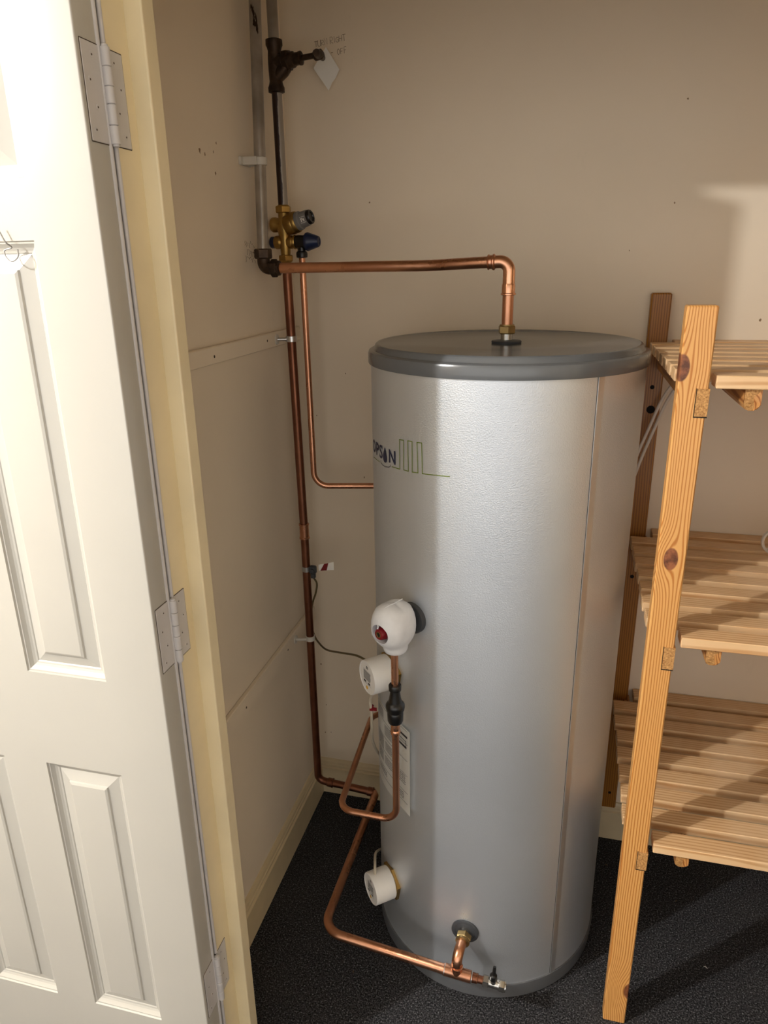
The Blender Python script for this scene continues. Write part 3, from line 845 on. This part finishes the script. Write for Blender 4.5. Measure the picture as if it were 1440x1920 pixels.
# brass valve group
vg = tag(empty('brass_valve_group', sv(1.64)), 'brass valve block with a grey pressure knob on the corner pipe', 'valve')
bm = bmesh.new()
lathe(bm, sv(0), (0, 0, 1), [(1.648, .0110), (1.660, .0118), (1.690, .0128), (1.700, .0150), (1.712, .0172), (1.722, .0165), (1.732, .0128), (1.744, .0125)], 32)
lathe(bm, sv(1.717), Vector((-1, .1, .02)), [(.006, .0160), (.017, .0150), (.020, .0165), (.028, .0165), (.0305, .015)], 28)
lathe(bm, sv(1.679), Vector((-1, .1, 0)), [(.006, .0120), (.010, .0150), (.022, .0150), (.024, .0140)], 28)
lathe(bm, sv(1.679), Vector((1, 0, 0)), [(.006, .0120), (.012, .0145), (.018, .0150), (.021, .0130), (.024, .0160), (.027, .0150)], 28)
under(vg, bm_obj('body', bm, M['brass'], None, SA))
bm = bmesh.new(); hexnut(bm, sv(0), (0, 0, 1), 1.742, 1.757, .0185, .2); lathe(bm, sv(0), (0, 0, 1), [(1.755, .0150), (1.759, .0125)], 24)
under(vg, bm_obj('upper_nut', bm, M['brass'], None, SA))
bm = bmesh.new(); hexnut(bm, sv(0), (0, 0, 1), 1.637, 1.651, .0180, .3); lathe(bm, sv(0), (0, 0, 1), [(1.6345, .0125), (1.638, .0150)], 24)
under(vg, bm_obj('lower_nut', bm, M['brass'], None, SA))
ka = Vector((.955, -.13, .265)).normalized(); ko = sv(1.713)
under(vg, turned('regulator_dome', ko, ka, [(.004, .0150), (.008, .0215), (.020, .0235), (.027, .0235), (.0285, .0225), (.030, .0238), (.036, .0235), (.038, .0220)], M['brass'], None, 36))
under(vg, turned('grey_knob', ko, ka, [(.037, .0205), (.046, .0205), (.048, .0180), (.066, .0170), (.067, .0150)], M['grey_plastic'], None, 36))
under(vg, turned('knob_end', ko, ka, [(.066, .0160), (.072, .0160), (.0745, .0145), (.0745, .0110), (.072, .0100)], M['black'], None, 36))
kd, ku, kv = frame(ka)
# small printed square on the grey knob's side, towards the room
toward = (EYE - ko); toward = (toward - ka*toward.dot(ka)).normalized(); tan = ka.cross(toward)
bm = bmesh.new()
for (t0, t1, w0, w1) in ((.0520, .0645, -.0068, -.0062), (.0520, .0645, .0062, .0068), (.0520, .0526, -.0068, .0068), (.0639, .0645, -.0068, .0068), (.054, .056, -.004, .004), (.0575, .0590, -.004, .001), (.0600, .0620, -.002, .004)):
    V4 = []
    for t, w in ((t0, w0), (t1, w0), (t1, w1), (t0, w1)):
        r = .0182 - (t-.048)*.055 + .0002; an = w/r
        V4.append(bm.verts.new(ko + ka*t + toward*(r*math.cos(an)) + tan*(r*math.sin(an))))
    bm.faces.new(V4)
under(vg, bm_obj('knob_print', bm, M['paper'], None))
under(vg, turned('blanking_plug', sv(1.679), Vector((-1, .1, 0)), [(.023, .0130), (.034, .0130), (.036, .011)], M['blue'], None, 24))
# expansion relief valve
ev = tag(empty('expansion_relief_valve', sv(1.655, .04)), 'black relief valve with a navy blue knob beside the brass valve block', 'valve')
under(ev, turned('body', sv(1.679), (1, -.03, 0), [(.026, .0130), (.030, .0150), (.048, .0150), (.052, .0175), (.056, .0175)], M['black'], None, 32))
under(ev, turned('blue_knob', sv(1.679), (1, -.03, 0), [(.053, .0200), (.057, .0208), (.061, .0195), (.082, .0125), (.0845, .0110), (.0845, .0080), (.083, .0070)], M['blue'], None, 12))
under(ev, turned('outlet', sv(1.679, .040), (0, 0, -1), [(0, .0100), (.020, .0095), (.022, .0125), (.026, .0135), (.034, .0130), (.0355, .0090)], M['black'], None, 24))
# thin copper pipe from the relief valve
X3, Y3 = SX+.040, SY
a3 = Vector((X3, Y3, 1.648)); b3 = Vector((X3+.003, Y3, 1.087)); c3 = at(702, 911, y=1.715)
tag(tube('relief_pipe', fillet([a3, b3, c3, c3 + (c3-b3).normalized()*.16], [.038, 0], 12), .0075, M['copper'], None, 20), 'thin copper pipe dropping from the blue knobbed valve and turning behind the cylinder', 'pipe')

# supply pipe down the corner, along the skirting and round to the cylinder's foot
ZF = .146
sup = tag(empty('supply_pipe', sv(ZF)), 'long copper pipe down the corner and round to the tap at the cylinder\'s foot', 'pipe')
s0, s1 = sv(1.640), Vector((-.6515, SY, .950))
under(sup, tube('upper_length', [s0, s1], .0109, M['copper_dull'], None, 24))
s2 = Vector((-.6505, SY, ZF+.010))
far = Vector((-.4740, 1.676, ZF-.004))
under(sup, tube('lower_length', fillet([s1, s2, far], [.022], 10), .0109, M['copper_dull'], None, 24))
under(sup, turned('coupling', (s1.x, s1.y, 0), (0, 0, 1), [(.938, .0112), (.939, .0138), (.9425, .0138), (.944, .0124), (.976, .0124), (.977, .0138), (.9805, .0138), (.9815, .0112)], M['copper'], None, 28))
rd = (far - s2).normalized()
for nm, p, d in (('bend_collar', s2 + rd*.030, rd), ('bend_collar', far - rd*.022, rd)):
    under(sup, turned(nm, p, d, [(0, .0112), (.0008, .0132), (.014, .0134), (.0150, .0145), (.0175, .0145), (.0185, .0112)], M['copper_dull'], None, 24))
TY = 1.163
bend = at(613, 1745, z=ZF); bend = Vector((-.4735, 1.196, ZF-.002))
tee = at(857, 1824, y=TY)
tl = at(833, 1817, y=TY)
under(sup, tube('floor_length', fillet([far + Vector((-.004, 0, 0)), far + Vector((.004, -.012, 0)), bend, tl], [.006, .052], 14), .0109, M['copper'], None, 24))
td = (tee - tl).normalized()
tr = tee + td*.030
under(sup, turned('tee', tl - td*.002, td, [(0, .0112), (.0005, .0128), ((tr-tl).length+.002, .0128), ((tr-tl).length+.003, .0112)], M['copper'], None, 28))
bm = bmesh.new()
bm.free()
for p in (tl - td*.001, tr + td*.001):
    under(sup, turned('solder_ring', p, td, [(0, .0120), (.0006, .0136), (.0020, .0136), (.0026, .0120)], M['steel'], None, 24))
tt = Vector((tee.x-.001, tee.y, tee.z)); st = pc + n_ci*.014
k0 = pc + n_ci*.030; kx = Vector((tt.x, TY, CI_Z - .004))
under(sup, tube('elbow', fillet([pc + n_ci*.018, kx, Vector((tt.x, TY, tt.z+.006))], [.030], 12), .0114, M['copper_new'], None, 24))
under(sup, turned('tee_branch', (tt.x, TY, tt.z), (0, 0, 1), [(0, .0126), (.018, .0128), (.0190, .0138), (.0205, .0138), (.0212, .0116)], M['copper'], None, 24))
bm = bmesh.new(); hexnut(bm, pc, n_ci, .0125, .0275, .0182, .3); lathe(bm, pc, n_ci, [(.0265, .0160), (.0310, .0155), (.0320, .0120)], 24)
under(sup, bm_obj('inlet_nut', bm, M['brass_dull'], None, SA))
# drain valve on the end of the tee
dr = tag(empty('drain_valve', tr), 'small chrome drain tap with a black lever at the cylinder\'s foot', 'tap')
d0 = tr + td*.003
under(dr, turned('reducer', d0, td, [(0, .0108), (.010, .0100), (.0110, .0108), (.0125, .0108), (.0135, .0082), (.026, .0082)], M['copper_dull'], None, 24))
bm = bmesh.new(); hexnut(bm, d0, td, .024, .037, .0130, .3); lathe(bm, d0, td, [(.036, .0105), (.040, .0098), (.056, .0098), (.060, .0108)], 24); lathe(bm, d0 + td*.047, (0, 0, 1), [(0, .0085), (.012, .0085)], 20); hexnut(bm, d0, td, .059, .072, .0126, .4)
lathe(bm, d0, td, [(.0715, .0112), (.0745, .0110), (.0750, .0080)], 24)
under(dr, bm_obj('body', bm, M['chrome'], None, SA))
lo = d0 + td*.047 + Vector((0, 0, .010))
bm = bmesh.new(); lathe(bm, lo, (0, 0, 1), [(0, .0075), (.004, .0088), (.014, .0078), (.017, .0050)], 20)
ld = Vector((.05, .25, .9)).normalized()
b0 = lo + Vector((0, -.004, .006))
sweep(bm, [b0, b0 + ld*.018, b0 + ld*.030], [.0046, .0040, .0034], 10)
under(dr, bm_obj('lever', bm, M['black'], None, SA))

# stand-off clips on the supply pipe
def standoff(z, label):
    p = s0 + (s1-s0)*((s0.z-z)/(s0.z-s1.z)) if z > s1.z else s1 + (s2-s1)*((s1.z-z)/(s1.z-s2.z))
    o = tag(empty('standoff_clip', (WX+.012, p.y, z)), label, 'pipe clip')
    under(o, turned('ring', p - Vector((0, 0, .007)), (0, 0, 1), [(0, .0120), (.0006, .0134), (.0134, .0134), (.014, .0120)], M['steel'] if z > 1 else M['clip_white'], None, 28))
    by = p.y - .018
    under(o, turned('back_plate', (WX+.0118, by, z), (1, 0, 0), [(0, .0125), (.002, .0120), (.0030, .008)], M['clip_white'], None, 24))
    under(o, tube('stem', [Vector((WX+.013, by, z)), Vector((p.x-.008, p.y-.011, z))], .0042, M['steel'] if z > 1 else M['clip_white'], None, 12))
standoff(1.459, 'steel stand-off clip holding the copper supply pipe to the upper wall batten')
standoff(0.640, 'white stand-off clip holding the copper supply pipe to the lower wall batten')

# earth clamp with striped tag
ecp = s1 + (s2-s1)*((s1.z-.851)/(s1.z-s2.z))
ec = tag(empty('earth_clamp', ecp), 'steel earthing clamp with a striped tag on the copper supply pipe', 'clamp')
under(ec, turned('strap', ecp - Vector((0, 0, .007)), (0, 0, 1), [(0, .0112), (.0005, .0120), (.0135, .0120), (.014, .0112)], M['steel'], None, 28))
bm = bmesh.new(); box(bm, ecp.x+.011, ecp.x+.030, ecp.y-.012, ecp.y+.002, ecp.z-.010, ecp.z+.012, .003)
lathe(bm, (ecp.x+.022, ecp.y-.010, ecp.z), (0, -1, 0), [(0, .0055), (.006, .0050)], 12)
box(bm, ecp.x+.014, ecp.x+.027, ecp.y-.010, ecp.y, ecp.z-.024, ecp.z-.009, .002)
under(ec, bm_obj('terminal', bm, M['rubber'], None, SA))
TG = [at(*p, y=ecp.y-.006) for p in ((597, 1059), (625.5, 1054), (626, 1069), (598, 1070))]
def quad(name, P, mat, parent, th=.0004):
    bm = bmesh.new(); f = [bm.verts.new(p) for p in P]; b = [bm.verts.new(Vector(p) + Vector((0, th, 0))) for p in P]
    bm.faces.new(f); bm.faces.new(b[::-1]); n = len(f)
    for k in range(n): bm.faces.new((f[k], b[k], b[(k+1) % n], f[(k+1) % n]))
    return under(parent, bm_obj(name, bm, mat, None))
quad('tag', TG, M['paper'], ec)
fr = Vector((0, -.0005, 0))
quad('red_stripe', [lerp(TG[0], TG[1], .38)+fr, lerp(TG[0], TG[1], .66)+fr, lerp(TG[3], TG[2], .52)+fr, lerp(TG[3], TG[2], .10)+fr], M['red'], ec, .0002)
# earth cable from the clamp, behind the pipe and on to the upper heater
c0 = Vector((ecp.x+.020, ecp.y-.004, ecp.z-.022))
ce = spline([c0, at(594, 1094, y=1.672), at(592, 1112, y=1.68), at(586, 1132, y=1.692), at(583, 1165, y=1.695), at(589, 1190, y=1.69), at(597, 1204, y=1.66), at(612, 1218, y=1.60), at(640, 1224, y=1.50), at(668, 1229, y=1.42), at(690, 1240, y=1.37)], 8)
tag(tube('earth_cable', ce, .0026, M['earth_cable'], None, 10), 'thin olive cable hanging from the earthing clamp across to the upper heater', 'cable')

# heater flexes
p, n = hu
f0 = p + n*.040 + Vector((0, 0, -.036))
fx = spline([f0, at(694, 1310, y=1.33), at(696, 1330, y=1.345), at(697, 1360, y=1.37), at(698, 1385, y=1.42), at(705, 1405, y=1.48), at(716, 1420, y=1.56)], 8)
fl = tag(empty('heater_flex', f0), 'pale flex hanging from the upper heater cap with red tape round it', 'cable')
under(fl, tube('flex', fx, .0034, M['cable'], None, 12))
tp = at(696, 1327, y=1.343)
bm = bmesh.new(); lathe(bm, tp - Vector((0, 0, .007)), Vector((.08, .1, 1)), [(0, .0036), (.0005, .0045), (.0135, .0045), (.014, .0036)], 16); box(bm, tp.x+.002, tp.x+.013, tp.y-.001, tp.y+.001, tp.z-.007, tp.z+.0015)
under(fl, bm_obj('red_tape', bm, M['red'], None, SA))
p, n = hl
f0 = p + n*.045 + Vector((0, 0, .036))
tag(tube('lower_heater_flex', spline([f0, f0 + Vector((-.006, .022, .012)), at(704, 1601, y=1.37), at(710, 1594, y=1.44), at(720, 1589, y=1.55)], 8), .0032, M['cable'], None, 12), 'pale flex curling from the lower heater cap behind the cylinder', 'cable')

# ------------------------------------------------------------------ instruction sheet on the cylinder
def sheet_pt(u, v):
    """u 0..1 left to right, v 0..1 bottom to top; the right edge lifts off the steel"""
    th = -157.5 + u*35.9
    z = (.452 + .009*u) + v*(.222 + .0*u)
    off = .0012 + .010*max(0, u-.55)**2/.2025
    return surf(th, z, off)
bm = bmesh.new(); NU, NV = 26, 6
g = [[bm.verts.new(sheet_pt(i/NU, j/NV)) for j in range(NV+1)] for i in range(NU+1)]
for i in range(NU):
    for j in range(NV): bm.faces.new((g[i][j], g[i+1][j], g[i+1][j+1], g[i][j+1]))
r = bmesh.ops.solidify(bm, geom=list(bm.faces), thickness=.0003)
sheet = tag(bm_obj('instruction_sheet', bm, M['paper'], None, SA), 'white printed instruction sheet wrapped round the cylinder behind the thin copper pipe', 'sheet')
def print_bits(name, lst, mat):
    bm = bmesh.new()
    for u0, u1, v0, v1 in lst:
        k = max(1, int((u1-u0)/.06))
        for i in range(k):
            a, b = u0+(u1-u0)*i/k, u0+(u1-u0)*(i+1)/k
            P = []
            for u, v in ((a, v0), (b, v0), (b, v1), (a, v1)):
                q = sheet_pt(u, v); nn = Vector((q.x-TC.x, q.y-TC.y, 0)).normalized()
                P.append(bm.verts.new(q + nn*.0006))
            bm.faces.new(P)
    o = bm_obj(name, bm, mat, None); o.parent = sheet; o['kind'] = 'stuff'
L = []; G = []
for v in (.985, .83, .64, .46, .25, .12): L.append((.05, .95, v-.004, v))
def para(u0, u1, v1, rows, dv, dens=1.0):
    for k in range(rows):
        v = v1 - k*dv; u = u0
        while u < u1:
            w = random.uniform(.012, .04); G.append((u, min(u+w, u1), v-.011, v)); u += w+.008
for a in ((.06, .30, .95, 5, .022), (.34, .60, .80, 6, .022), (.06, .30, .62, 7, .022), (.36, .56, .60, 5, .022), (.64, .90, .44, 5, .024), (.06, .28, .43, 6, .022), (.34, .58, .42, 5, .022), (.62, .86, .22, 4, .022), (.10, .40, .22, 3, .022)): para(*a)
L += [(.66, .95, .90, .925), (.70, .92, .855, .862), (.70, .71, .80, .86), (.91, .92, .80, .86), (.68, .93, .775, .80)]
print_bits('rule_lines', L, M['print']); print_bits('text_lines', G, M['print_grey'])

# ------------------------------------------------------------------ shelving: ladders and slatted shelves
SHELF_Z = (1.452, 0.982, 0.511)
FY = 1.240; SW, PIT, ST = .0435, .0669, .0210
def ladder(name, x0, label, flip=False):
    o = tag(empty(name, (x0, FY, 0)), label, 'shelf frame', 'pine ladder frames')
    def part(nm, bm, mat, sm=SA):
        q = bm_obj(nm, bm, mat, None, sm); under(o, q)
        if flip: q.location.x += (x0 - .174)
        return q
    bm = bmesh.new(); box(bm, .174, .221, FY, FY+.030, 0, 1.559, .0022); post = part('front_post', bm, M['pine_post'])
    bm = bmesh.new(); box(bm, .1735, .2175, WY-.030, WY-.001, .122, 1.556, .003); bp = part('back_post', bm, M['pine_shaded'])
    for z in SHELF_Z:
        xa, xb = (.2035, .2235) if not flip else (.1715, .1915)
        bm = bmesh.new(); box(bm, xa, xb, FY-.0006, WY-.002, z-ST-.046, z-ST-.0005, .0008, 1)
        r = part('rung', bm, M['pine_rung'])
        bm = bmesh.new(); box(bm, xa+.0004, xb-.0004, FY-.0012, FY-.0004, z-ST-.0455, z-ST-.001); e = bm_obj('rung_end', bm, M['endgrain'], None); e.parent = r
        bm = bmesh.new(); box(bm, xa-.0009, xb, FY-.00075, FY+.001, z-ST-.0478, z-ST-.046); box(bm, xa-.0009, xa, FY-.00075, FY+.001, z-ST-.046, z-ST); g = bm_obj('joint_gap', bm, M['dark_hole'], None); g.parent = r
    for (px, py, rr) in ((1223, 726, .0052), (1185, 1081, .0052), (1143, 1486, .0045), (1220, 768, .010)):
        if flip: break
        c = at(px, py, y=WY-.030)
        bm = bmesh.new(); lathe(bm, (c.x, WY-.0296, c.z), (0, -1, 0), [(0, rr), (.0005, rr*.96)], 18)
        e = bm_obj('peg_hole', bm, M['dark_hole'], None); e.parent = bp
    return o
ladder('ladder_frame', .174, 'orange pine ladder frame standing between the silver cylinder and the slatted shelves')
ladder('ladder_frame', 1.02, 'orange pine ladder frame at the right-hand end of the slatted shelves', True)
sl_mesh = None; sl_short = None
NAMES = ('topmost pine slatted shelf, level with the cylinder\'s grey lid', 'middle pine slatted shelf, with a white cable loop on it', 'lowest pine slatted shelf, just above the black carpet')
XA, XB = .1765, 1.066
def slat_mesh(x0, x1):
    bm = bmesh.new(); box(bm, 0, x1-x0, 0, SW, -ST, 0, .0014, 1)
    me = bpy.data.meshes.new('slat'); bm.to_mesh(me); bm.free(); me.shade_smooth(); me.set_sharp_from_angle(angle=SA)
    me.materials.append(M['pine_slat']); return me
full = slat_mesh(XA, XB); front = slat_mesh(.2315, 1.0115)
bm = bmesh.new()
cw, ch = .013, .036
cp = [(-cw, 0), (cw, 0), (cw, -ch*.72), (cw*.75, -ch*.92), (cw*.3, -ch), (-cw*.3, -ch), (-cw*.75, -ch*.92), (-cw, -ch*.72)]
prism(bm, None, ([Vector((x, .012 + (.004 if z < -.03 else 0), z)) for x, z in cp], [Vector((x, .555, z)) for x, z in cp]))
cleat_me = bpy.data.meshes.new('cleat'); bmesh.ops.recalc_face_normals(bm, faces=bm.faces); bm.to_mesh(cleat_me); bm.free(); cleat_me.materials.append(M['pine_rung'])
bm = bmesh.new(); vs = [bm.verts.new((x*.96, .0118 + (.004 if z < -.03 else 0), z*.985 - .0004)) for x, z in cp]; bm.faces.new(vs)
cend_me = bpy.data.meshes.new('cleat_end'); bm.to_mesh(cend_me); bm.free(); cend_me.materials.append(M['endgrain'])
for si, z in enumerate(SHELF_Z):
    sh = tag(empty('slatted_shelf', (XA, FY, z)), NAMES[si], 'shelf', 'pine slatted shelves')
    for i in range(9):
        y = FY + .0015 + i*PIT
        s = bpy.data.objects.new('slat', front if i in (0, 8) else full); COL.objects.link(s); s.parent = sh
        s.location = (.055 if i in (0, 8) else 0, y-FY, random.uniform(-.0006, .0006))
        s.rotation_euler.z = random.uniform(-.0012, .0012)
        if i not in (0, 8): s.location.x += random.uniform(-.001, .0015)
    for x in (.2905, .955):
        c = bpy.data.objects.new('cleat', cleat_me); COL.objects.link(c); c.parent = sh; c.location = (x-XA, 0, -ST-.0007)
        e = bpy.data.objects.new('cleat_end', cend_me); COL.objects.link(e); e.parent = c

# ------------------------------------------------------------------ loose cables at the shelves
ca = spline([at(1286, 690, y=1.776), at(1264, 716, y=1.772), at(1240, 752, y=1.765), at(1218, 800, y=1.758), at(1198, 845, y=1.752), at(1180, 890, y=1.748)], 8)
tag(tube('hanging_cable', ca, .0036, M['cable_white'], None, 12), 'white cable slanting behind the top shelf, the left one of the pair', 'cable')
cb = [p + Vector((.011, .004, -.003 - .006*(i/len(ca)))) for i, p in enumerate(ca)]
tag(tube('hanging_cable', cb, .0036, M['cable_white'], None, 12), 'white cable slanting behind the top shelf, the right one of the pair', 'cable')
rc = Vector((.4855, 1.70, SHELF_Z[1] + .0275))
ringp = [rc + Vector((math.cos(t)*.0235, math.sin(t)*.006 + t*.0008, math.sin(t)*.0245)) for t in [k*.25 for k in range(0, 42)]]
tag(tube('cable_loop', ringp + [rc + Vector((.09, .02, -.012)), rc + Vector((.20, .03, -.0235))], .0032, M['cable_white'], None, 10), 'coiled white cable loop standing on the middle slatted shelf', 'cable')

# ------------------------------------------------------------------ bits of lint on the carpet
for (px, py, l, a, m_) in ((1323, 1814, .010, .5, 'lint'), (662, 1822, .008, 1.2, 'flake'), (1137, 1622, .008, .4, 'flake'), (1268, 1690, .007, -.6, 'flake')):
    p = at(px, py, z=.002)
    d = Vector((math.cos(a), -math.sin(a), 0))
    bm = bmesh.new(); sweep(bm, [p - d*l/2, p + Vector((0, .001, .0015)), p + d*l/2], [.0006, .0014, .0006], 6)
    lab = {1323: 'white sliver of debris on the carpet under the shelves', 662: 'curled brown flake on the carpet left of the cylinder', 1137: 'pale paint flake on the carpet right of the cylinder', 1268: 'thin fibre on the dark carpet below the lowest shelf'}[px]
    tag(bm_obj('debris', bm, M[m_], None), lab, 'debris')
